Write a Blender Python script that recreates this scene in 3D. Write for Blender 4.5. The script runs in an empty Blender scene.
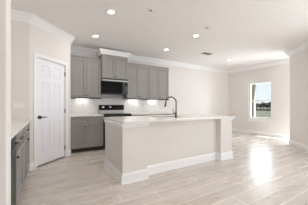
import bpy, bmesh, math, random
from mathutils import Vector, Matrix
random.seed(4)
S = bpy.context.scene
COL = S.collection
PI = math.pi

# ------------------------------------------------------------------ camera
F_PX, Y0, YAW, CAM_H = 177.418, 105.042, 59.22, 1.159
cd = bpy.data.cameras.new('camera'); cam = bpy.data.objects.new('camera', cd); COL.objects.link(cam)
cd.sensor_width = 36.0; cd.lens = F_PX / 308 * 36.0
cd.shift_y = (Y0 - 102.5) / 308.0
cd.clip_start = 0.02; cd.clip_end = 500
cam.location = (0, 0, CAM_H); cam.rotation_euler = (PI/2, 0, -math.radians(90 - YAW))
S.camera = cam

# ------------------------------------------------------------------ world, view, large lights
S.view_settings.view_transform = 'Standard'; S.view_settings.look = 'None'
S.view_settings.gamma = 1.0; S.view_settings.use_curve_mapping = False
S.view_settings.exposure = 0.52
w = bpy.data.worlds.new('world'); S.world = w; w.use_nodes = True
nt = w.node_tree; nt.nodes.clear()
out = nt.nodes.new('ShaderNodeOutputWorld'); bg = nt.nodes.new('ShaderNodeBackground')
tc = nt.nodes.new('ShaderNodeTexCoord'); sp = nt.nodes.new('ShaderNodeSeparateXYZ'); rp = nt.nodes.new('ShaderNodeValToRGB')
rp.color_ramp.elements[0].position = 0.0; rp.color_ramp.elements[0].color = (0.92, 0.955, 0.99, 1)
rp.color_ramp.elements[1].position = 0.45; rp.color_ramp.elements[1].color = (0.62, 0.78, 0.98, 1)
nt.links.new(tc.outputs['Generated'], sp.inputs[0]); nt.links.new(sp.outputs['Z'], rp.inputs[0])
nt.links.new(rp.outputs[0], bg.inputs[0]); bg.inputs[1].default_value = 0.74
nt.links.new(bg.outputs[0], out.inputs[0])

def area(name, loc, rot, sx, sy, power, color=(1, 1, 1), spread=PI):
    l = bpy.data.lights.new(name, 'AREA'); l.shape = 'RECTANGLE'; l.size = sx; l.size_y = sy
    l.energy = power; l.color = color; l.spread = spread
    o = bpy.data.objects.new(name, l); COL.objects.link(o); o.location = loc; o.rotation_euler = rot
    return o
# daylight through the window, plus added unseen rear, side and patio glazing
area('added_rear_daylight', (3.3, -3.45, 1.40), (PI/2, 0, math.radians(22)), 3.2, 2.2, 14, (0.86, 0.94, 1.0))
area('added_side_daylight', (4.98, -0.30, 1.40), (PI/2, 0, PI/2), 2.3, 2.1, 33, (0.86, 0.94, 1.0))
area('daylight_window', (7.30, 3.85, 1.32), (PI/2, 0, PI/2), 0.86, 1.42, 20, (0.87, 0.945, 1.0))
area('added_patio_daylight', (7.30, 1.83, 1.05), (PI/2, 0, PI/2), 1.5, 1.9, 52, (0.87, 0.945, 1.0))

sl = bpy.data.lights.new('sun', 'SUN'); sl.energy = 13.5; sl.angle = math.radians(1.0); sl.color = (0.91, 0.96, 1.0)
so = bpy.data.objects.new('sun', sl); COL.objects.link(so)
so.rotation_euler = Vector((-0.30, 1.0, -1.20)).to_track_quat('-Z', 'Y').to_euler()
S.cycles.max_bounces = 16; S.cycles.diffuse_bounces = 10

# ------------------------------------------------------------------ materials
def mat(name, color, rough=0.5, metal=0.0, spec=0.5, noise=0.0, nscale=8.0, bump=0.0, emit=None, estr=0.0):
    m = bpy.data.materials.new(name); m.use_nodes = True
    n = m.node_tree.nodes; l = m.node_tree.links; b = n['Principled BSDF']
    c = (color[0], color[1], color[2], 1)
    b.inputs['Base Color'].default_value = c; b.inputs['Roughness'].default_value = rough
    b.inputs['Metallic'].default_value = metal; b.inputs['Specular IOR Level'].default_value = spec
    g = n.new('ShaderNodeNewGeometry'); t = n.new('ShaderNodeTexNoise'); t.inputs['Scale'].default_value = nscale
    t.inputs['Detail'].default_value = 3
    l.new(g.outputs['Position'], t.inputs['Vector'])
    if noise > 0:
        r = n.new('ShaderNodeMixRGB'); r.blend_type = 'MIX'
        r.inputs[1].default_value = tuple(x * (1 - noise) for x in color) + (1,)
        r.inputs[2].default_value = tuple(min(1, x * (1 + noise)) for x in color) + (1,)
        l.new(t.outputs['Fac'], r.inputs[0]); l.new(r.outputs[0], b.inputs['Base Color'])
    if bump > 0:
        bp = n.new('ShaderNodeBump'); bp.inputs['Strength'].default_value = bump; bp.inputs['Distance'].default_value = 0.002
        l.new(t.outputs['Fac'], bp.inputs['Height']); l.new(bp.outputs[0], b.inputs['Normal'])
    if emit:
        b.inputs['Emission Color'].default_value = (*emit, 1); b.inputs['Emission Strength'].default_value = estr
    return m
def srgb(r, g, b):
    f = lambda v: (v/255/12.92) if v/255 <= 0.04045 else ((v/255 + 0.055)/1.055) ** 2.4
    return (f(r), f(g), f(b))
M = {}
M['wall'] = mat('wall_paint', srgb(233, 229, 227), 0.85, spec=0.25, noise=0.012, nscale=3, bump=0.05)
M['ceiling'] = mat('ceiling_paint', srgb(241, 238, 236), 0.9, spec=0.2, noise=0.012, nscale=4, bump=0.06)
M['trim'] = mat('trim_paint', srgb(245, 245, 247), 0.45, noise=0.01)
M['door'] = mat('door_paint', srgb(243, 243, 249), 0.42, noise=0.01)
M['cabinet'] = mat('cabinet_grey_paint', srgb(151, 148, 146), 0.45, noise=0.02, nscale=12)
M['gap'] = mat('light_rail_and_gap_shade', srgb(52, 50, 49), 0.7, noise=0.02)
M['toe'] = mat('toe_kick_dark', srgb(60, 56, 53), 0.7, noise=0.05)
M['quartz'] = mat('white_quartz', srgb(231, 229, 225), 0.18, noise=0.02, nscale=30)
M['island'] = mat('island_paint', srgb(231, 227, 222), 0.6, spec=0.3, noise=0.01)
M['steel'] = mat('brushed_steel', srgb(176, 172, 168), 0.35, metal=0.85, noise=0.04, nscale=40)
M['black'] = mat('black_glass', srgb(20, 19, 19), 0.22, spec=0.08, noise=0.05)
M['blackmat'] = mat('black_enamel', srgb(30, 29, 29), 0.4, noise=0.05)
M['charcoal'] = mat('charcoal_panel', srgb(52, 50, 49), 0.4, noise=0.05)
M['dark'] = mat('dark_bronze', srgb(70, 64, 60), 0.35, metal=0.7, noise=0.05, nscale=30)
M['faucet'] = mat('faucet_metal', srgb(120, 108, 98), 0.32, metal=0.8, noise=0.05, nscale=30)
M['plate'] = mat('white_plastic', srgb(236, 234, 230), 0.4, noise=0.01)
M['slot'] = mat('slot_dark', srgb(90, 88, 86), 0.6, noise=0.02)
M['lamp'] = mat('lamp_lens', (1, 0.97, 0.9), 0.5, emit=(1, 0.95, 0.86), estr=9)
M['led'] = mat('led_lens', (1, 0.97, 0.92), 0.5, emit=(1, 0.95, 0.88), estr=3.5)
M['display'] = mat('lit_display', (0.5, 0.5, 0.5), 0.4, emit=(0.95, 0.93, 0.9), estr=0.28)
M['vinyl'] = mat('white_vinyl', srgb(242, 242, 240), 0.35, noise=0.01)
M['post'] = mat('porch_post_paint', srgb(150, 140, 124), 0.7, noise=0.03)
M['grass'] = mat('field_grass', srgb(80, 77, 66), 0.95, spec=0.1, noise=0.25, nscale=0.35)
M['leaf'] = mat('tree_leaves', srgb(52, 55, 50), 0.95, spec=0.1, noise=0.4, nscale=0.8)
M['bark'] = mat('tree_bark', srgb(70, 62, 52), 0.9, noise=0.2)
M['fence'] = mat('dark_fence', srgb(14, 15, 15), 0.8, noise=0.1)
M['concrete'] = mat('patio_concrete', srgb(110, 107, 100), 0.9, noise=0.08, nscale=3)

def glass_mat():
    m = bpy.data.materials.new('window_glass'); m.use_nodes = True
    n = m.node_tree.nodes; l = m.node_tree.links; n.clear()
    o = n.new('ShaderNodeOutputMaterial'); mx = n.new('ShaderNodeMixShader'); tr = n.new('ShaderNodeBsdfTransparent')
    gl = n.new('ShaderNodeBsdfGlossy'); fr = n.new('ShaderNodeFresnel')
    gl.inputs['Roughness'].default_value = 0.02; tr.inputs[0].default_value = (0.96, 0.98, 0.98, 1); fr.inputs[0].default_value = 1.35
    l.new(fr.outputs[0], mx.inputs[0]); l.new(tr.outputs[0], mx.inputs[1]); l.new(gl.outputs[0], mx.inputs[2]); l.new(mx.outputs[0], o.inputs[0])
    return m
M['glass'] = glass_mat()

def floor_mat():
    m = bpy.data.materials.new('wood_look_tile'); m.use_nodes = True
    n = m.node_tree.nodes; l = m.node_tree.links; b = n['Principled BSDF']
    g = n.new('ShaderNodeNewGeometry')
    br = n.new('ShaderNodeTexBrick'); br.offset = 0.37; br.offset_frequency = 2; br.squash = 1.0
    br.inputs['Scale'].default_value = 1.0; br.inputs['Mortar Size'].default_value = 0.0062
    br.inputs['Mortar Smooth'].default_value = 0.2; br.inputs['Bias'].default_value = 0.0
    br.inputs['Brick Width'].default_value = 1.22; br.inputs['Row Height'].default_value = 0.203
    br.inputs['Color1'].default_value = (*srgb(212, 204, 196), 1); br.inputs['Color2'].default_value = (*srgb(203, 195, 186), 1)
    br.inputs['Mortar'].default_value = (*srgb(240, 237, 231), 1)
    l.new(g.outputs['Position'], br.inputs['Vector'])
    mp = n.new('ShaderNodeMapping'); mp.inputs['Scale'].default_value = (0.9, 4.0, 1)
    l.new(g.outputs['Position'], mp.inputs['Vector'])
    t = n.new('ShaderNodeTexNoise'); t.inputs['Scale'].default_value = 1.2; t.inputs['Detail'].default_value = 3
    t.inputs['Roughness'].default_value = 0.65
    l.new(mp.outputs[0], t.inputs['Vector'])
    cr = n.new('ShaderNodeValToRGB'); cr.color_ramp.elements[0].position = 0.3; cr.color_ramp.elements[0].color = (0.93, 0.92, 0.91, 1)
    cr.color_ramp.elements[1].position = 0.7; cr.color_ramp.elements[1].color = (1.03, 1.03, 1.03, 1)
    l.new(t.outputs['Fac'], cr.inputs[0])
    mu = n.new('ShaderNodeMixRGB'); mu.blend_type = 'MULTIPLY'; mu.inputs[0].default_value = 1.0
    l.new(br.outputs['Color'], mu.inputs[1]); l.new(cr.outputs[0], mu.inputs[2]); l.new(mu.outputs[0], b.inputs['Base Color'])
    mr = n.new('ShaderNodeMapRange'); mr.inputs[3].default_value = 0.22; mr.inputs[4].default_value = 0.34
    l.new(t.outputs['Fac'], mr.inputs[0]); l.new(mr.outputs[0], b.inputs['Roughness'])
    b.inputs['Specular IOR Level'].default_value = 0.5
    bp = n.new('ShaderNodeBump'); bp.inputs['Strength'].default_value = 0.35; bp.inputs['Distance'].default_value = 0.003; bp.invert = True
    l.new(br.outputs['Fac'], bp.inputs['Height']); l.new(bp.outputs[0], b.inputs['Normal'])
    return m
M['floor'] = floor_mat()

def splash_mat():
    m = bpy.data.materials.new('white_subway_tile'); m.use_nodes = True
    n = m.node_tree.nodes; l = m.node_tree.links; b = n['Principled BSDF']
    g = n.new('ShaderNodeNewGeometry'); s = n.new('ShaderNodeSeparateXYZ'); c = n.new('ShaderNodeCombineXYZ')
    l.new(g.outputs['Position'], s.inputs[0]); l.new(s.outputs['X'], c.inputs['X']); l.new(s.outputs['Z'], c.inputs['Y'])
    br = n.new('ShaderNodeTexBrick'); br.inputs['Scale'].default_value = 1.0; br.inputs['Brick Width'].default_value = 0.152
    br.inputs['Row Height'].default_value = 0.076; br.inputs['Mortar Size'].default_value = 0.0015
    br.inputs['Color1'].default_value = (*srgb(234, 233, 232), 1); br.inputs['Color2'].default_value = (*srgb(230, 229, 228), 1)
    br.inputs['Mortar'].default_value = (*srgb(214, 212, 210), 1)
    l.new(c.outputs[0], br.inputs['Vector']); l.new(br.outputs['Color'], b.inputs['Base Color'])
    b.inputs['Roughness'].default_value = 0.2
    return m
M['splash'] = splash_mat()

# ------------------------------------------------------------------ mesh helpers
def link(name, bm, m, parent=None, smooth=False):
    me = bpy.data.meshes.new(name); bmesh.ops.recalc_face_normals(bm, faces=bm.faces); bm.to_mesh(me); bm.free()
    for k in (m if isinstance(m, (list, tuple)) else [m]): me.materials.append(k)
    if smooth:
        for p in me.polygons: p.use_smooth = True
    o = bpy.data.objects.new(name, me); COL.objects.link(o)
    if parent: o.parent = parent
    return o
def tag(o, label, cat, group=None, kind=None):
    o['label'] = label; o['category'] = cat
    if group: o['group'] = group
    if kind: o['kind'] = kind
    return o
def thing(name, label, cat, loc=(0, 0, 0), rz=0.0, group=None):
    o = bpy.data.objects.new(name, None); COL.objects.link(o); o.location = loc; o.rotation_euler = (0, 0, rz)
    o.empty_display_size = 0.1
    return tag(o, label, cat, group)
def struct(o, label=None):
    o['kind'] = 'structure'
    if label: o['label'] = label
    return o
def box(bm, x0, x1, y0, y1, z0, z1, bevel=0.0, seg=1):
    t = bmesh.new()
    v = [t.verts.new(p) for p in ((x0,y0,z0),(x1,y0,z0),(x1,y1,z0),(x0,y1,z0),(x0,y0,z1),(x1,y0,z1),(x1,y1,z1),(x0,y1,z1))]
    for f in ((0,3,2,1),(4,5,6,7),(0,1,5,4),(1,2,6,5),(2,3,7,6),(3,0,4,7)): t.faces.new([v[i] for i in f])
    if bevel: bmesh.ops.bevel(t, geom=t.edges[:], offset=bevel, segments=seg, affect='EDGES')
    merge(bm, t)
def merge(bm, t):
    me = bpy.data.meshes.new('tmp'); t.to_mesh(me); t.free(); bm.from_mesh(me); bpy.data.meshes.remove(me)
def cyl(bm, p0, p1, r0, r1=None, n=16):
    r1 = r0 if r1 is None else r1
    p0, p1 = Vector(p0), Vector(p1); d = (p1 - p0)
    q = d.to_track_quat('Z', 'Y').to_matrix().to_4x4()
    t = bmesh.new(); bmesh.ops.create_cone(t, cap_ends=True, segments=n, radius1=r0, radius2=r1, depth=d.length)
    bmesh.ops.transform(t, matrix=Matrix.Translation((p0 + p1)/2) @ q, verts=t.verts); merge(bm, t)
def tube(bm, pts, r, n=12):
    pts = [Vector(p) for p in pts]; rings = []
    for i, p in enumerate(pts):
        d = (pts[min(i+1, len(pts)-1)] - pts[max(i-1, 0)]).normalized()
        ref = Vector((0.3, 0.9, 0.1)) if abs(d.z) > 0.9 else Vector((0, 0, 1))
        a = d.cross(ref).normalized() if i == 0 else (rings_a - d * rings_a.dot(d)).normalized()
        rings_a = a; b = d.cross(a)
        rr = r[i] if isinstance(r, (list, tuple)) else r
        rings.append([bm.verts.new(p + (a*math.cos(2*PI*k/n) + b*math.sin(2*PI*k/n))*rr) for k in range(n)])
    for u, v in zip(rings, rings[1:]):
        for k in range(n): bm.faces.new((u[k], u[(k+1) % n], v[(k+1) % n], v[k]))
    bm.faces.new(rings[0]); bm.faces.new(list(reversed(rings[-1])))
def sweep(bm, path, prof):
    """profile (offset to the right of travel, z) swept along a plan polyline with mitred joins"""
    P = [Vector(p) for p in path]; N = []
    for a, b in zip(P, P[1:]):
        d = (b - a).normalized(); N.append(Vector((d.y, -d.x)))
    rings = []
    for i, p in enumerate(P):
        if i == 0: m = N[0]
        elif i == len(P)-1: m = N[-1]
        else:
            s = N[i-1] + N[i]; m = s / max(0.2, (1 + N[i-1].dot(N[i])))
        rings.append([bm.verts.new((p.x + m.x*o, p.y + m.y*o, z)) for o, z in prof])
    k = len(prof)
    for u, v in zip(rings, rings[1:]):
        for j in range(k): bm.faces.new((u[j], u[(j+1) % k], v[(j+1) % k], v[j]))
    bm.faces.new(rings[0]); bm.faces.new(list(reversed(rings[-1])))
def framed(bm, x0, x1, z0, z1, yf, t, rail, depth, bev=0.006):
    """panel with a raised frame; front faces local -Y at y = yf, thickness t"""
    tb = bmesh.new(); y1 = yf + t
    v = [tb.verts.new(p) for p in ((x0,yf,z0),(x1,yf,z0),(x1,yf,z1),(x0,yf,z1),(x0,y1,z0),(x1,y1,z0),(x1,y1,z1),(x0,y1,z1))]
    a = rail; b = rail + bev
    i1 = [tb.verts.new(p) for p in ((x0+a,yf,z0+a),(x1-a,yf,z0+a),(x1-a,yf,z1-a),(x0+a,yf,z1-a))]
    i2 = [tb.verts.new(p) for p in ((x0+b,yf+depth,z0+b),(x1-b,yf+depth,z0+b),(x1-b,yf+depth,z1-b),(x0+b,yf+depth,z1-b))]
    for k in range(4):
        j = (k+1) % 4
        tb.faces.new((v[k], v[j], i1[j], i1[k])); tb.faces.new((i1[k], i1[j], i2[j], i2[k])); tb.faces.new((v[j], v[k], v[4+k], v[4+j]))
    tb.faces.new(i2); tb.faces.new((v[7], v[6], v[5], v[4]))
    merge(bm, tb)
def new(): return bmesh.new()
def boxobj(name, m, parent, *dims, bevel=0.0):
    b = new(); box(b, *dims, bevel=bevel); return link(name, b, m, parent)
def copy_thing(o, loc, label, rz=None):
    r = o.copy(); COL.objects.link(r); r.location = loc; r['label'] = label
    if rz is not None: r.rotation_euler = (0, 0, rz)
    for ch in list(o.children):
        c = ch.copy(); COL.objects.link(c); c.parent = r
        for g in list(ch.children):
            d = g.copy(); COL.objects.link(d); d.parent = c
    return r

# ------------------------------------------------------------------ room shell
H = 2.74; XW = 7.08; YB = 5.23; XL = -0.95; YR = -3.6
A = Vector((-0.28, 3.78)); B = Vector((0.44, 4.51)); C = Vector((6.14, 2.46))
near_d = Vector((-math.cos(math.radians(50)), -math.sin(math.radians(50)))); D = C + near_d*1.7
near_n = Vector((near_d.y, -near_d.x)); E = C - near_n*0.12
struct(boxobj('floor', M['floor'], None, XL-0.15, XW+0.15, YR-0.15, YB+0.15, -0.12, 0.0))
struct(boxobj('ceiling', M['ceiling'], None, XL-0.15, XW+0.15, YR-0.15, YB+0.15, H, H+0.12))
struct(boxobj('wall_back', M['wall'], None, XL-0.15, XW+0.15, YB, YB+0.15, 0, H))
struct(boxobj('wall_left', M['wall'], None, XL-0.15, XL, YR-0.15, YB-0.001, 0, H))
struct(boxobj('wall_alcove', M['wall'], None, XL, A.x, A.y, A.y+0.12, 0, H))
b = new(); box(b, 0.32, 0.44, B.y+0.001, YB, 0, H); struct(link('wall_return', b, M['wall']))
# pantry wall, at 45 degrees, with the door opening
ang = math.atan2(B.y-A.y, B.x-A.x); LEN = (B-A).length; S0, S1, ZD = 0.128, 0.866, 2.045
b = new(); box(b, 0, S0, 0, 0.11, 0, H); box(b, S1, LEN, 0, 0.11, 0, H); box(b, S0, S1, 0, 0.11, ZD, H)
o = link('wall_pantry', b, M['wall']); o.location = (A.x, A.y, 0); o.rotation_euler = (0, 0, ang); struct(o)
# window wall with openings for the window and the added, hidden patio door
WY0, WY1, WZ0, WZ1 = 3.42, 4.285, 0.590, 2.055
PY0, PY1, PZ = 0.95, 2.72, 2.03
b = new()
for y0, y1, z0, z1 in ((0.40, PY0, 0, H), (PY0, PY1, PZ, H), (PY1, WY0, 0, H), (WY0, WY1, 0, WZ0), (WY0, WY1, WZ1, H), (WY1, YB, 0, H)):
    box(b, XW, XW+0.15, y0, y1, z0, z1)
struct(link('wall_right', b, M['wall']))
# angled near wall and its continuation towards the rear
b = new()
t = bmesh.new(); q = [C, D, D + Vector((0.12, 0.0)), E]
lo = [t.verts.new((p.x, p.y, 0)) for p in q]; hi = [t.verts.new((p.x, p.y, H)) for p in q]
t.faces.new(lo); t.faces.new(hi)
for i in range(4): t.faces.new((lo[i], lo[(i+1) % 4], hi[(i+1) % 4], hi[i]))
merge(b, t); struct(link('wall_near', b, M['wall']))
# outer wall on the right behind the camera's right shoulder, with one wide window added for light from the right, and the wall closing the patio recess
SW0, SW1 = -1.55, 0.95
b = new()
for y0, y1, z0, z1 in ((YR, SW0, 0, H), (SW0, SW1, 0, 0.3), (SW0, SW1, 2.5, H), (SW1, D.y-0.001, 0, H)): box(b, D.x, D.x+0.12, y0, y1, z0, z1)
struct(link('wall_side', b, M['wall']))
b = new()
for y0, y1, z0, z1 in ((SW0, SW0+0.05, 0.3, 2.5), (SW1-0.05, SW1, 0.3, 2.5), (SW0+0.05, SW1-0.05, 2.45, 2.5), (SW0+0.05, SW1-0.05, 0.3, 0.35), ((SW0+SW1)/2-0.03, (SW0+SW1)/2+0.03, 0.35, 2.45)):
    box(b, D.x+0.05, D.x+0.11, y0, y1, z0, z1)
struct(link('window_5', b, M['vinyl']))
struct(boxobj('wall_recess', M['wall'], None, D.x+0.121, XW, 0.40, 0.52, 0, H))
# rear wall with three unseen windows added behind the camera to let in light
b = new(); RX = [(2.0, 2.9), (3.0, 3.9), (4.0, 4.9)]
edges = [XL] + [v for p in RX for v in p] + [D.x+0.12]
for i in range(0, len(edges), 2): box(b, edges[i], edges[i+1], YR-0.15, YR, 0, H)
for x0, x1 in RX: box(b, x0, x1, YR-0.15, YR, 0, 0.3); box(b, x0, x1, YR-0.15, YR, 2.5, H)
struct(link('wall_rear', b, M['wall']))
# wall end close to the camera, at the left edge of the frame
b = new(); box(b, XL, -0.172, 1.075, 1.205, 0, H, bevel=0.0); struct(link('wall_entry', b, M['wall']))

# crown moulding and baseboards
CROWN = [(0.0005, H-0.15), (0.012, H-0.15), (0.016, H-0.128), (0.030, H-0.108), (0.062, H-0.058), (0.078, H-0.036), (0.090, H-0.030), (0.090, H-0.001), (0.0005, H-0.001)]
BASE = [(0.0005, 0.001), (0.015, 0.001), (0.015, 0.105), (0.010, 0.125), (0.004, 0.135), (0.0005, 0.135)]
b = new(); sweep(b, [(XL, 1.22), (XL, A.y), A, B, (0.44, YB), (XW, YB), (XW, 2.3)], CROWN); struct(link('trim_1', b, M['trim']))
b = new(); sweep(b, [E, C, D, (D.x, YR)], CROWN); struct(link('trim_2', b, M['trim']))
b = new(); dd = (B-A).normalized()
sweep(b, [(A.x-0.04, A.y), A, A + dd*0.066], BASE); sweep(b, [A + dd*0.928, B], BASE)
struct(link('baseboard_pantry', b, M['trim']))
b = new(); sweep(b, [(3.56, YB), (XW, YB), (XW, PY1+0.01)], BASE); struct(link('baseboard_right', b, M['trim']))
b = new(); sweep(b, [E, C, D, (D.x, YR)], BASE); struct(link('baseboard_near', b, M['trim']))

# window
win = bpy.data.objects.new('window_1', None); COL.objects.link(win); win.location = (XW, (WY0+WY1)/2, WZ0); struct(win)
hw = (WY1-WY0)/2; hh = WZ1-WZ0; ZM = 0.735
b = new()
for y0, y1, z0, z1 in ((-hw, -hw+0.045, 0, hh), (hw-0.045, hw, 0, hh), (-hw+0.045, hw-0.045, hh-0.045, hh), (-hw+0.045, hw-0.045, 0, 0.045)):
    box(b, 0.075, 0.145, y0+0.001*(y0 < 0), y1-0.001*(y1 > 0), z0, z1)
link('window_frame', b, M['vinyl'], win)
boxobj('meeting_rail', M['vinyl'], win, 0.080, 0.125, -hw+0.046, hw-0.046, ZM-0.022, ZM+0.022)
boxobj('bottom_rail', M['vinyl'], win, 0.080, 0.115, -hw+0.046, hw-0.046, 0.046, 0.090)
boxobj('pane', M['glass'], win, 0.108, 0.113, -hw+0.046, hw-0.046, ZM+0.023, hh-0.046)
boxobj('pane', M['glass'], win, 0.096, 0.101, -hw+0.046, hw-0.046, 0.091, ZM-0.023)
b = new(); box(b, -0.035, 0.074, -hw-0.03, hw+0.03, -0.022, -0.001, bevel=0.004); box(b, -0.012, -0.001, -hw-0.02, hw+0.02, -0.075, -0.022)
link('window_sill', b, M['trim'], win)

# unseen porch roof, added to keep the sun out of the window
struct(boxobj('added_porch_roof', M['vinyl'], None, XW+0.151, 9.0, 2.0, 6.5, 2.72, 2.80))
# frames of the added rear windows and patio door, all out of view
for i, (x0, x1) in enumerate(RX):
    b = new()
    for a0, a1, z0, z1 in ((x0, x0+0.05, 0.3, 2.5), (x1-0.05, x1, 0.3, 2.5), (x0+0.05, x1-0.05, 2.45, 2.5), (x0+0.05, x1-0.05, 0.3, 0.35), (x0+0.05, x1-0.05, 1.38, 1.42)):
        box(b, a0, a1, YR-0.12, YR-0.06, z0, z1)
    struct(link('window_%d' % (i+2), b, M['vinyl']))
b = new()
for y0, y1, z0, z1 in ((PY0, PY0+0.06, 0, PZ), (PY1-0.06, PY1, 0, PZ), (PY0+0.06, PY1-0.06, PZ-0.06, PZ), ((PY0+PY1)/2-0.04, (PY0+PY1)/2+0.04, 0, PZ-0.06)):
    box(b, XW+0.05, XW+0.12, y0, y1, z0, z1)
struct(link('added_patio_door', b, M['vinyl']))

# pantry door
dr = bpy.data.objects.new('door_1', None); COL.objects.link(dr); dr.location = (A.x, A.y, 0); dr.rotation_euler = (0, 0, ang); struct(dr)
X0, X1, DZ0, DZ1 = 0.146, 0.850, 0.030, 2.030
def panel_door():
    bm = new(); YF, T = 0.020, 0.036
    xs = [X0, X0+0.115, X0+0.303, X0+0.401, X0+0.589, X1]
    zs = [DZ0, DZ0+0.24, DZ0+0.80, DZ0+0.97, DZ0+1.56, DZ0+1.66, DZ0+1.885, DZ1]
    g = [[bm.verts.new((x, YF, z)) for x in xs] for z in zs]
    pan = []
    for j in range(len(zs)-1):
        for i in range(len(xs)-1):
            f = bm.faces.new((g[j][i], g[j][i+1], g[j+1][i+1], g[j+1][i]))
            if i in (1, 3) and j in (1, 3, 5): pan.append(f)
    for f in pan:
        cx = sum(v.co.x for v in f.verts)/4; cz = sum(v.co.z for v in f.verts)/4
        ins = bmesh.ops.inset_individual(bm, faces=[f], thickness=0.012, depth=0)
        for v in f.verts: v.co.y += 0.010
        bmesh.ops.inset_individual(bm, faces=[f], thickness=0.016, depth=0)
        bmesh.ops.inset_individual(bm, faces=[f], thickness=0.016, depth=0)
        for v in f.verts: v.co.y -= 0.007
    box(bm, X0, X1, YF+0.012, YF+T, DZ0, DZ1)
    c = [(X0, DZ0), (X1, DZ0), (X1, DZ1), (X0, DZ1)]
    for k in range(4):
        (xa, za), (xb, zb) = c[k], c[(k+1) % 4]
        bm.faces.new([bm.verts.new(p) for p in ((xa, YF, za), (xb, YF, zb), (xb, YF+0.013, zb), (xa, YF+0.013, za))])
    return bm
slab = link('door_slab', panel_door(), M['door'], dr)
b = new()
# casing: legs and head with a stepped profile, plus the jamb
for x0, x1 in ((S0-0.060, S0+0.004), (S1-0.004, S1+0.060)):
    box(b, x0, x1, -0.018, -0.0005, 0.001, ZD+0.060, bevel=0.003)
box(b, S0+0.004, S1-0.004, -0.018, -0.0005, ZD-0.004, ZD+0.060, bevel=0.003)
link('door_casing', b, M['trim'], dr)
b = new()
box(b, S0+0.001, X0-0.004, 0.0, 0.108, 0.001, ZD-0.001); box(b, X1+0.004, S1-0.001, 0.0, 0.108, 0.001, ZD-0.001); box(b, X0-0.004, X1+0.004, 0.0, 0.108, DZ1+0.004, ZD-0.001)
link('door_jamb', b, M['trim'], dr)
b = new(); cyl(b, (X0+0.062, 0.020, 0.930), (X0+0.062, -0.006, 0.930), 0.033, n=24); cyl(b, (X0+0.062, -0.006, 0.930), (X0+0.062, -0.045, 0.930), 0.011)
rose = link('door_rose', b, M['dark'], dr, smooth=False)
b = new(); tube(b, [(X0+0.050, -0.047, 0.930), (X0+0.075, -0.050, 0.931), (X0+0.12, -0.050, 0.930), (X0+0.175, -0.046, 0.928)], [0.012, 0.011, 0.009, 0.008])
link('lever', b, M['dark'], rose, smooth=True)
for z in (0.22, 1.03, 1.84):
    b = new(); cyl(b, (X1+0.004, -0.009, z-0.048), (X1+0.004, -0.009, z+0.048), 0.006); box(b, X1+0.001, X1+0.0038, -0.003, 0.018, z-0.045, z+0.045)
    link('hinge', b, M['steel'], dr)

# ------------------------------------------------------------------ cabinets
def knob(parent, x, y, z):
    b = new(); cyl(b, (x, y, z), (x, y-0.014, z), 0.006, n=10); cyl(b, (x, y-0.014, z), (x, y-0.026, z), 0.014, 0.012, n=14)
    return link('knob', b, M['dark'], parent)
def pull(parent, x, y, z, L=0.12, vertical=False):
    b = new()
    if vertical:
        tube(b, [(x, y, z-L/2), (x, y-0.028, z-L/2), (x, y-0.028, z+L/2), (x, y, z+L/2)], 0.006, 8)
    else:
        tube(b, [(x-L/2, y, z), (x-L/2, y-0.028, z), (x+L/2, y-0.028, z), (x+L/2, y, z)], 0.006, 8)
    return link('handle', b, M['dark'], parent)
def shaker(parent, name, x0, x1, z0, z1, y, rail=0.060):
    b = new(); framed(b, x0, x1, z0, z1, y-0.021, 0.020, rail, 0.014); return link(name, b, M['cabinet'], parent)
def upper(label, loc, wd, ht, dp, crown=False, rz=0):
    t = thing('upper_cabinet', label, 'cabinet', loc, rz, 'grey wall cabinets')
    b = new(); box(b, 0.001, wd-0.001, 0.001, dp, 0, ht); link('cabinet_box', b, M['cabinet'], t)
    b = new(); box(b, 0.001, wd-0.001, -0.0215, 0.000, ht-0.026, ht); link('top_rail', b, M['cabinet'], t)
    z0, z1 = 0.016, ht-0.030
    for i in range(2):
        x0, x1 = (0.010, wd/2-0.003) if i == 0 else (wd/2+0.003, wd-0.010)
        d = shaker(t, 'door', x0, x1, z0, z1, 0.0)
        knob(d, x1-0.030 if i == 0 else x0+0.030, -0.020, 0.065)
    b = new(); box(b, 0.004, wd-0.004, -0.022, 0.012, -0.026, -0.001); link('light_rail', b, M['gap'], t)
    if crown:
        b = new(); sweep(b, [(0.001, dp-0.03), (0.001, -0.001), (wd-0.001, -0.001), (wd-0.001, dp-0.03)],
                         [(0.0, ht), (0.012, ht), (0.020, ht+0.02), (0.058, ht+0.085), (0.072, ht+0.095), (0.072, ht+0.130), (0.0, ht+0.130)])
        box(b, 0.002, wd-0.002, 0.0, dp-0.03, ht+0.001, ht+0.129)
        link('crown_molding', b, M['trim'], t)
    else:
        b = new(); sweep(b, [(0.001, -0.001), (wd-0.001, -0.001)], [(0, ht+0.0005), (0.030, ht+0.0005), (0.034, ht+0.022), (0, ht+0.022)])
        box(b, 0.001, wd-0.001, 0.0, dp, ht+0.0005, ht+0.022)
        link('top_molding', b, M['cabinet'], t)
    return t
UX = [0.472, 1.234, 1.980, 2.735, 3.490]; UY = YB-0.33; UZ = 1.350; UH = 1.040
upper('grey wall cabinet in the corner beside the pantry door, left of the microwave', (UX[0], UY, UZ), UX[1]-UX[0], UH, 0.328)
upper('short grey wall cabinet with white crown directly above the black microwave', (UX[1], YB-0.41, 1.885), UX[2]-UX[1], 0.645, 0.408, crown=True)
upper('grey two-door wall cabinet directly right of the black microwave', (UX[2], UY, UZ), UX[3]-UX[2], UH, 0.328)
upper('last grey wall cabinet at the right end of the row, above the faucet', (UX[3], UY, UZ), UX[4]-UX[3], UH, 0.328)

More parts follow.
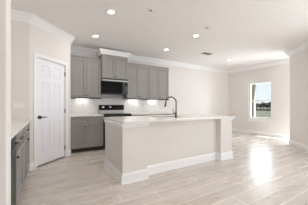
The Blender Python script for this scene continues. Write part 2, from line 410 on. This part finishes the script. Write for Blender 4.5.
def base(label, loc, wd, dp=0.595, ht=0.874, rz=0, drawers=1, doors=2, hw='knob', group='grey base cabinets', gap=0.010):
    t = thing('base_cabinet', label, 'cabinet', loc, rz, group)
    b = new(); box(b, 0.001, wd-0.001, 0.001, dp, 0.105, ht); link('cabinet_box', b, M['cabinet'], t)
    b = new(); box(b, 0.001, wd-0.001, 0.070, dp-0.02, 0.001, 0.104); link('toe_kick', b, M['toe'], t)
    zt = ht-0.020; zd = zt-0.145
    n = drawers
    for i in range(n):
        x0 = 0.010 + i*(wd-0.020)/n + 0.002*(i > 0); x1 = 0.010 + (i+1)*(wd-0.020)/n - 0.002*(i < n-1)
        d = shaker(t, 'drawer', x0, x1, zd, zt, 0.0, rail=0.035)
        (knob if hw == 'knob' else pull)(d, (x0+x1)/2, -0.020, (zd+zt)/2)
    for i in range(doors):
        x0 = 0.010 + i*(wd-0.020)/doors + 0.002*(i > 0); x1 = 0.010 + (i+1)*(wd-0.020)/doors - 0.002*(i < doors-1)
        d = shaker(t, 'door', x0, x1, 0.118, zd-gap, 0.0)
        kx = (x1-0.032) if (i == 0 and doors > 1) else (x0+0.032)
        knob(d, kx, -0.020, zd-0.075)
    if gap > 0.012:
        b = new(); box(b, 0.004, wd-0.004, -0.004, 0.0005, zd-gap+0.001, zd-0.001); link('rail', b, M['gap'], t)  # shadow line put in as a dark strip between drawer and door fronts
    return t
YC = YB-0.605
base('dark grey base cabinet between the pantry door and the range', (0.442, YC, 0), UX[1]-0.442-0.004)
base('grey base cabinet right of the range, mostly hidden behind the island', (2.004, YC, 0), 0.75)
base('grey base cabinet at the right end of the back run, mostly hidden behind the island', (2.756, YC, 0), 0.745)
b = new(); box(b, 0.441, UX[1]-0.004, YC-0.040, YB-0.011, 0.876, 0.914, bevel=0.003)
tag(link('worktop', b, M['quartz']), 'short white worktop left of the range, beside the pantry wall', 'countertop')
b = new(); box(b, 2.000, 3.520, YC-0.040, YB-0.011, 0.876, 0.914, bevel=0.003)
tag(link('worktop', b, M['quartz']), 'long white worktop on the back wall right of the range', 'countertop')
b = new(); box(b, 0.4415, 3.520, YB-0.010, YB-0.0005, 0.880, UZ-0.002)
tag(link('backsplash', b, M['splash']), 'white tiled backsplash between worktop and wall cabinets', 'backsplash')

# cabinets along the left wall (fronts face +X)
LX = -0.300
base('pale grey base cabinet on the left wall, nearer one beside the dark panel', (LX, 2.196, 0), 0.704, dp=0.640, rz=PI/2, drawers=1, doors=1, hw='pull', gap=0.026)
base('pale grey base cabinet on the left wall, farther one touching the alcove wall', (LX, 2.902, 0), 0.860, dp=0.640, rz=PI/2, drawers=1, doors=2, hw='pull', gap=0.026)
b = new(); box(b, XL+0.002, LX+0.040, 1.62, 3.775, 0.876, 0.914, bevel=0.003)
tag(link('worktop', b, M['quartz']), 'white worktop on the left wall running up to the light switch', 'countertop')
t = thing('dark_appliance', 'dark appliance at the near end of the left cabinets by the frame edge', 'appliance', (LX, 1.560, 0), PI/2)  # unidentified dark object, built as a plain appliance
boxobj('body', M['blackmat'], t, 0.002, 0.632, 0.004, 0.62, 0.10, 0.872)
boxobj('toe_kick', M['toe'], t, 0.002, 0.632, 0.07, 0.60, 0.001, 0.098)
dw = boxobj('door', M['blackmat'], t, 0.006, 0.628, -0.030, 0.003, 0.11, 0.873, bevel=0.004)
b = new(); tube(b, [(0.08, -0.030, 0.80), (0.08, -0.063, 0.80), (0.55, -0.063, 0.80), (0.55, -0.030, 0.80)], 0.008, 8); link('handle', b, M['dark'], dw)

# ------------------------------------------------------------------ microwave and range
mw = thing('microwave', 'black over-range microwave under the short wall cabinet', 'microwave', (UX[1]+0.002, YB-0.415, 1.462)); W = UX[2]-UX[1]-0.004
boxobj('body', M['blackmat'], mw, 0, W, 0.0, 0.40, 0.0, 0.395)
b = new(); framed(b, 0.002, W-0.172, 0.020, 0.350, -0.022, 0.021, 0.045, 0.003); link('door', b, M['black'], mw)
cp = boxobj('control_panel', M['charcoal'], mw, W-0.168, W-0.002, -0.020, -0.0005, 0.020, 0.350, bevel=0.002)
b = new()
for r in range(5):
    for c in range(3): box(b, W-0.085+c*0.026, W-0.067+c*0.026, -0.0225, -0.0195, 0.060+r*0.034, 0.080+r*0.034)
link('keypad', b, M['slot'], cp)
boxobj('display', M['black'], cp, W-0.090, W-0.012, -0.0225, -0.0195, 0.265, 0.310)
b = new(); tube(b, [(W-0.140, -0.020, 0.055), (W-0.140, -0.060, 0.065), (W-0.140, -0.060, 0.310), (W-0.140, -0.020, 0.320)], 0.009, 10); link('handle', b, M['charcoal'], mw, smooth=True)
boxobj('vent_strip', M['steel'], mw, 0.0, W, -0.024, -0.0005, 0.354, 0.395, bevel=0.002)
b = new(); box(b, 0.0, W, -0.020, 0.0, 0.0, 0.018); link('bottom_trim', b, M['blackmat'], mw)

rg = thing('range', 'black and steel kitchen range with black control panel under the microwave', 'stove', (UX[1]+0.002, YB-0.66, 0)); W = 0.758
boxobj('body', M['blackmat'], rg, 0.0, W, 0.020, 0.640, 0.06, 0.905)
boxobj('cooktop', M['black'], rg, 0.0, W, -0.012, 0.575, 0.906, 0.918, bevel=0.003)
for cx, cy, r in ((0.20, 0.14, 0.105), (0.56, 0.14, 0.09), (0.20, 0.41, 0.08), (0.56, 0.41, 0.105)):
    b = new()
    for k in range(32):
        a0, a1 = 2*PI*k/32, 2*PI*(k+1)/32
        v = [b.verts.new((cx+rr*math.cos(a), cy+rr*math.sin(a), 0.9186)) for a, rr in ((a0, r), (a1, r), (a1, r-0.006), (a0, r-0.006))]
        b.faces.new(v)
    link('burner_ring', b, M['slot'], rg)
bgd = boxobj('backguard', M['steel'], rg, 0.0, W, 0.578, 0.640, 0.906, 1.165, bevel=0.004)
cp = boxobj('control_panel', M['black'], bgd, 0.004, W-0.004, 0.570, 0.5775, 1.010, 1.160, bevel=0.002)
boxobj('display', M['display'], bgd, 0.095, 0.150, 0.567, 0.5695, 1.080, 1.118)
boxobj('display', M['display'], bgd, 0.300, 0.360, 0.567, 0.5695, 1.088, 1.112)
for x in (0.50, 0.56, 0.62, 0.68):
    b = new(); cyl(b, (x, 0.5695, 1.085), (x, 0.548, 1.085), 0.019, 0.016); link('knob', b, M['charcoal'], bgd)
od = boxobj('oven_door', M['blackmat'], rg, 0.004, W-0.004, -0.020, 0.019, 0.26, 0.895, bevel=0.004)
boxobj('oven_window', M['black'], od, 0.10, W-0.10, -0.023, -0.0205, 0.40, 0.72)
b = new(); tube(b, [(0.06, -0.020, 0.80), (0.06, -0.065, 0.80), (W-0.06, -0.065, 0.80), (W-0.06, -0.020, 0.80)], 0.012, 10); link('handle', b, M['steel'], od, smooth=True)
boxobj('warming_drawer', M['blackmat'], rg, 0.004, W-0.004, -0.018, 0.019, 0.07, 0.25, bevel=0.004)
for x in (0.04, W-0.04):
    for y in (0.06, 0.58):
        b = new(); cyl(b, (x, y, 0.001), (x, y, 0.059), 0.018); link('leveling_foot', b, M['blackmat'], rg)

# ------------------------------------------------------------------ island
IX0, IX1, IYF, IYR, IYB = 0.932, 3.460, 2.468, 2.583, 3.390
PX0, PX1 = 1.345, 3.100
isl = thing('kitchen_island', 'cream kitchen island with white base trim in the middle of the room', 'island', ((IX0+IX1)/2, 2.9, 0))
ox, oy = (IX0+IX1)/2, 2.9
def IB(name, m, x0, x1, y0, y1, z0, z1, parent=isl, bevel=0.0): return boxobj(name, m, parent, x0-ox, x1-ox, y0-oy, y1-oy, z0, z1, bevel=bevel)
IB('front_panel', M['island'], PX0-0.02, PX1+0.02, IYR, IYR+0.018, 0.001, 0.882)
IB('pilaster', M['island'], IX0, PX0, IYF, IYR+0.02, 0.001, 0.882, bevel=0.002)
IB('pilaster', M['island'], PX1, IX1, IYF, IYR+0.02, 0.001, 0.882, bevel=0.002)
IB('end_panel', M['island'], IX0, IX0+0.02, IYR+0.021, IYB, 0.001, 0.882)
IB('end_panel', M['island'], IX1-0.02, IX1, IYR+0.021, IYB, 0.001, 0.882)
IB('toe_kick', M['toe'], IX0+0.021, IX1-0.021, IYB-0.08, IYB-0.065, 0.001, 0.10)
for k in range(4):
    x0 = IX0+0.025+k*(IX1-IX0-0.05)/4; x1 = x0+(IX1-IX0-0.05)/4-0.004
    b = new(); framed(b, -(x1-ox), -(x0-ox), 0.11, 0.87, -(IYB-oy), 0.019, 0.06, 0.01); o = link('cabinet_door', b, M['island'], isl); o.rotation_euler = (0, 0, PI)
IBASE = [(0.0005, 0.001), (0.024, 0.001), (0.024, 0.012), (0.016, 0.020), (0.014, 0.120), (0.010, 0.138), (0.005, 0.152), (0.0005, 0.152)]
path = [(IX0, IYB), (IX0, IYF), (PX0, IYF), (PX0, IYR), (PX1, IYR), (PX1, IYF), (IX1, IYF), (IX1, IYB)]
b = new(); sweep(b, [(x-ox, y-oy) for x, y in path], IBASE); link('base_molding', b, M['trim'], isl)
CAP = [(0.0005, 0.822), (0.006, 0.822), (0.010, 0.836), (0.016, 0.850), (0.022, 0.858), (0.022, 0.882), (0.0005, 0.882)]
for pth in ([(IX0, IYB), (IX0, IYF), (PX0, IYF), (PX0, IYR)], [(PX1, IYR), (PX1, IYF), (IX1, IYF), (IX1, IYB)]):
    b = new(); sweep(b, [(x-ox, y-oy) for x, y in pth], CAP); link('cap_molding', b, M['trim'], isl)

# countertop with a sink cut-out
SX0, SX1, SY0, SY1 = 1.74, 2.44, 2.80, 3.22
CX0, CX1, CY0, CY1, CZ0, CZ1 = 0.918, 3.505, 2.410, 3.510, 0.884, 0.922
b = new()
for z, s in ((CZ0, 1), (CZ1, 1)):
    pass
outer = [(CX0, CY0), (CX1, CY0), (CX1, CY1), (CX0, CY1)]; inner = [(SX0, SY0), (SX1, SY0), (SX1, SY1), (SX0, SY1)]
vo = [[b.verts.new((x, y, z)) for x, y in outer] for z in (CZ0, CZ1)]; vi = [[b.verts.new((x, y, z)) for x, y in inner] for z in (CZ0, CZ1)]
for k in range(4):
    j = (k+1) % 4
    b.faces.new((vo[1][k], vo[1][j], vi[1][j], vi[1][k])); b.faces.new((vo[0][j], vo[0][k], vi[0][k], vi[0][j]))
    b.faces.new((vo[0][k], vo[0][j], vo[1][j], vo[1][k])); b.faces.new((vi[0][j], vi[0][k], vi[1][k], vi[1][j]))
o = link('island_countertop', b, M['quartz']); md = o.modifiers.new('bevel', 'BEVEL'); md.width = 0.003; md.segments = 2
tag(o, 'large white countertop slab on the kitchen island', 'countertop')
sk = thing('sink', 'stainless undermount sink set into the island countertop', 'sink', ((SX0+SX1)/2, (SY0+SY1)/2, 0.66))
b = new(); hx, hy = (SX1-SX0)/2+0.004, (SY1-SY0)/2+0.004; T = 0.004; zt = CZ0-0.001-0.66
for x0, x1, y0, y1, z0, z1 in ((-hx, hx, -hy, hy, 0, T), (-hx, -hx+T, -hy, hy, T, zt), (hx-T, hx, -hy, hy, T, zt), (-hx+T, hx-T, -hy, -hy+T, T, zt), (-hx+T, hx-T, hy-T, hy, T, zt)):
    box(b, x0, x1, y0, y1, z0, z1)
link('basin', b, M['steel'], sk)
b = new(); cyl(b, (0, 0, T), (0, 0, T+0.006), 0.045, n=24); link('drain', b, M['dark'], sk)

# faucet
FXY = (2.075, 2.665); FD = Vector((-0.52, 0.854, 0)); FL = Vector((-0.93, 0.36, 0))
fc = thing('faucet', 'tall gooseneck kitchen faucet standing on the island countertop', 'faucet', (FXY[0], FXY[1], CZ1))
b = new(); cyl(b, (0, 0, 0.0005), (0, 0, 0.008), 0.030, 0.028, n=20); cyl(b, (0, 0, 0.008), (0, 0, 0.115), 0.021, 0.019, n=18); link('faucet_body', b, M['faucet'], fc, smooth=False)
pts = [Vector((0, 0, z)) for z in (0.114, 0.18, 0.25, 0.285)]; R = 0.108
for k in range(1, 15):
    a = PI*k/14; pts.append(FD*(R - R*math.cos(a)) + Vector((0, 0, 0.285 + R*math.sin(a))))
b = new(); tube(b, pts, 0.0125, 12); link('spout', b, M['faucet'], fc, smooth=True)
tip = FD*(2*R); dn = Vector((0, 0, -1)) + FD*0.16
b = new(); cyl(b, tip + Vector((0, 0, 0.284)), tip + Vector((0, 0, 0.284)) + dn*0.055, 0.015, 0.019, n=14); cyl(b, tip + Vector((0, 0, 0.284)) + dn*0.055, tip + Vector((0, 0, 0.284)) + dn*0.080, 0.019, 0.016, n=14); link('spray_head', b, M['faucet'], fc)
b = new(); cyl(b, FL*0.018 + Vector((0, 0, 0.075)), FL*0.055 + Vector((0, 0, 0.078)), 0.014, 0.013, n=12); tube(b, [FL*0.050 + Vector((0, 0, 0.075)), FL*0.058 + Vector((0, 0, 0.12)), FL*0.064 + Vector((0, 0, 0.165))], [0.010, 0.007, 0.006], 10); link('lever', b, M['faucet'], fc)

# ------------------------------------------------------------------ under-cabinet lights
for x, lab in ((0.80, 'under-cabinet light glowing below the corner wall cabinet'), (2.30, 'under-cabinet light glowing below the cabinet right of the microwave'), (3.05, 'under-cabinet light glowing below the last wall cabinet')):
    t = thing('under_cabinet_light', lab, 'light', (x, YB-0.11, UZ-0.018), 0, 'under-cabinet lights')
    boxobj('housing', M['plate'], t, -0.17, 0.17, -0.035, 0.035, 0.0, 0.017)
    boxobj('lens', M['led'], t, -0.16, 0.16, -0.028, 0.028, -0.003, -0.0002)
    l = area('strip_glow', (x, YB-0.10, UZ-0.026), (math.radians(25), 0, 0), 0.26, 0.05, 0.24, (1, 0.96, 0.9))

# ------------------------------------------------------------------ ceiling fixtures
def ring(bm, r0, r1, z0, z1, n=32):
    prof = [(r0, z1), (r0+0.004, z0), (r1-0.004, z0), (r1, z1)]
    vs = [[bm.verts.new((r*math.cos(2*PI*k/n), r*math.sin(2*PI*k/n), z)) for r, z in prof] for k in range(n)]
    for k in range(n):
        u, v = vs[k], vs[(k+1) % n]
        for j in range(4): bm.faces.new((u[j], u[(j+1) % 4], v[(j+1) % 4], v[j]))
dl = None
for x, y, lab in ((0.915, 2.950, 'recessed ceiling light nearest the camera, above the left end of the island'),
                  (0.930, 4.170, 'recessed ceiling light above the corner cabinet near the pantry door'),
                  (2.885, 4.160, 'recessed ceiling light in front of the right-hand wall cabinets'),
                  (2.880, 2.980, 'recessed ceiling light above the right half of the island'),
                  (5.450, 4.000, 'recessed ceiling light far right, toward the window wall corner'),
                  (0.920, 1.730, 'added recessed fill light overhead, out of view, between the island and the near wall end')):  # unseen extra can, added to brighten the foreground floor
    if dl is None:
        dl = thing('recessed_light', lab, 'ceiling light', (x, y, H), 0, 'recessed ceiling lights'); t = dl
        b = new(); ring(b, 0.052, 0.078, -0.010, -0.0005); link('trim_ring', b, M['plate'], dl)
        b = new(); cyl(b, (0, 0, -0.006), (0, 0, -0.0008), 0.0515, n=32); link('lens', b, M['lamp'], dl)
    else: t = copy_thing(dl, (x, y, H), lab)
    l = bpy.data.lights.new('can_lamp', 'AREA'); l.shape = 'DISK'; l.size = 0.10; l.energy = 2.6 if y > 2 else 6.5; l.color = (1, 0.96, 0.91)
    o = bpy.data.objects.new('can_lamp', l); COL.objects.link(o); o.location = (x, y, H-0.013)
cov = thing('ceiling_cover_plate', 'small round plate on the ceiling above the left part of the island', 'ceiling plate', (1.460, 2.550, H), 0, 'round plates over the island')
b = new(); cyl(b, (0, 0, -0.016), (0, 0, -0.0005), 0.052, 0.058, n=28); link('disc', b, M['plate'], cov)
b = new(); cyl(b, (0, 0, -0.022), (0, 0, -0.0162), 0.018, n=16); link('screw_cap', b, M['slot'], cov)
copy_thing(cov, (2.780, 2.555, H), 'small round plate on the ceiling above the right part of the island')
vt = thing('ceiling_vent', 'rectangular louvred air vent in the ceiling beyond the island', 'vent', (4.180, 3.845, H))
b = new()
for x0, x1, y0, y1 in ((-0.19, 0.19, -0.11, -0.085), (-0.19, 0.19, 0.085, 0.11), (-0.19, -0.165, -0.085, 0.085), (0.165, 0.19, -0.085, 0.085)): box(b, x0, x1, y0, y1, -0.010, -0.0005)
link('frame', b, M['plate'], vt)
b = new()
for k in range(7):
    y = -0.075+k*0.025; b.faces.new([b.verts.new(p) for p in ((-0.165, y, -0.009), (0.165, y, -0.009), (0.165, y+0.016, -0.002), (-0.165, y+0.016, -0.002))])
o = link('louver', b, M['plate'], vt); sm = o.modifiers.new('thick', 'SOLIDIFY'); sm.thickness = 0.002
boxobj('duct', M['slot'], vt, -0.165, 0.165, -0.085, 0.085, -0.0016, -0.0006)

# ------------------------------------------------------------------ outlets and switches
def outlet(loc, rz, label, wd=0.072, kind='outlet'):
    t = thing('wall_outlet' if kind == 'outlet' else 'light_switch', label, 'outlet' if kind == 'outlet' else 'switch', loc, rz, 'backsplash outlets' if kind == 'outlet' else None)
    boxobj('cover_plate', M['plate'], t, -wd/2, wd/2, -0.006, -0.0003, -0.058, 0.058, bevel=0.002)
    if kind == 'outlet':
        for z in (-0.022, 0.022): boxobj('socket', M['slot'], t, -0.012, 0.012, -0.0075, -0.0062, z-0.011, z+0.011)
    else:
        for x in (-0.045, 0.0, 0.045): boxobj('rocker', M['trim'], t, x-0.016, x+0.016, -0.009, -0.0062, -0.033, 0.033)
    return t
ys = YB-0.0102
outlet((0.815, ys, 1.165), 0, 'white wall outlet on the backsplash left of the range')
outlet((2.300, ys, 1.140), 0, 'white wall outlet on the backsplash just right of the range')
outlet((2.700, ys, 1.140), 0, 'white wall outlet on the backsplash, middle one right of the range')
outlet((3.120, ys, 1.140), 0, 'white wall outlet on the backsplash nearest the faucet')
outlet((-0.440, A.y, 1.150), 0, 'white triple light switch on the alcove wall above the left worktop', 0.16, 'switch')

# ------------------------------------------------------------------ outside
b = new(); box(b, XW+0.2, 160, -60, 140, -0.30, -0.15); o = link('ground', b, M['grass']); struct(o)
b = new(); box(b, XW+0.15, 10.2, -2, 7, -0.148, -0.03); o = link('patio', b, M['concrete']); struct(o)
t = thing('porch_post', 'beige square porch post just outside the window', 'post', (8.75, 5.06, -0.03))
boxobj('shaft', M['post'], t, -0.085, 0.085, -0.085, 0.085, 0.12, 2.6); boxobj('plinth', M['post'], t, -0.13, 0.13, -0.13, 0.13, 0.0005, 0.119); boxobj('capital', M['post'], t, -0.13, 0.13, -0.13, 0.13, 2.601, 2.72)
t = thing('fence', 'low dark fence crossing the field beyond the window', 'fence', (40, 22, -0.15))
boxobj('rail', M['fence'], t, -0.05, 0.05, -14, 14, 0.10, 0.42)
for k in range(8): boxobj('fence_post', M['fence'], t, 0.051, 0.15, -13.5+k*3.8, -13.38+k*3.8, 0.0, 0.5)
rnd = random.Random(7)
def tree(x, y, h, r, label):
    t = thing('tree', label, 'tree', (x, y, -0.15), 0, 'trees along the horizon')
    b = new(); cyl(b, (0, 0, 0), (0, 0, h*0.5), 0.18, 0.10, n=8); link('trunk', b, M['bark'], t)
    b = new()
    for k in range(7):
        tb = bmesh.new(); bmesh.ops.create_icosphere(tb, subdivisions=2, radius=1)
        for v in tb.verts: v.co *= 1 + rnd.uniform(-0.18, 0.18)
        s = rnd.uniform(0.45, 0.8)
        bmesh.ops.transform(tb, matrix=Matrix.Translation((rnd.uniform(-.6, .6)*r, rnd.uniform(-.6, .6)*r, h*rnd.uniform(0.35, 0.78))) @ Matrix.Diagonal((r*s, r*s, h*0.22, 1)), verts=tb.verts); merge(b, tb)
    link('crown', b, M['leaf'], t)
for k in range(9):
    u = 250.0 + k*3.4
    a = math.atan((u-154)/F_PX); dirn = math.radians(YAW) - a; dist = (64+(5 if k%2 else 0))/math.cos(a)
    tree(dist*math.cos(dirn), dist*math.sin(dirn), rnd.uniform(1.7, 2.6), rnd.uniform(0.8, 1.0), 'distant dark green tree on the horizon seen through the window')
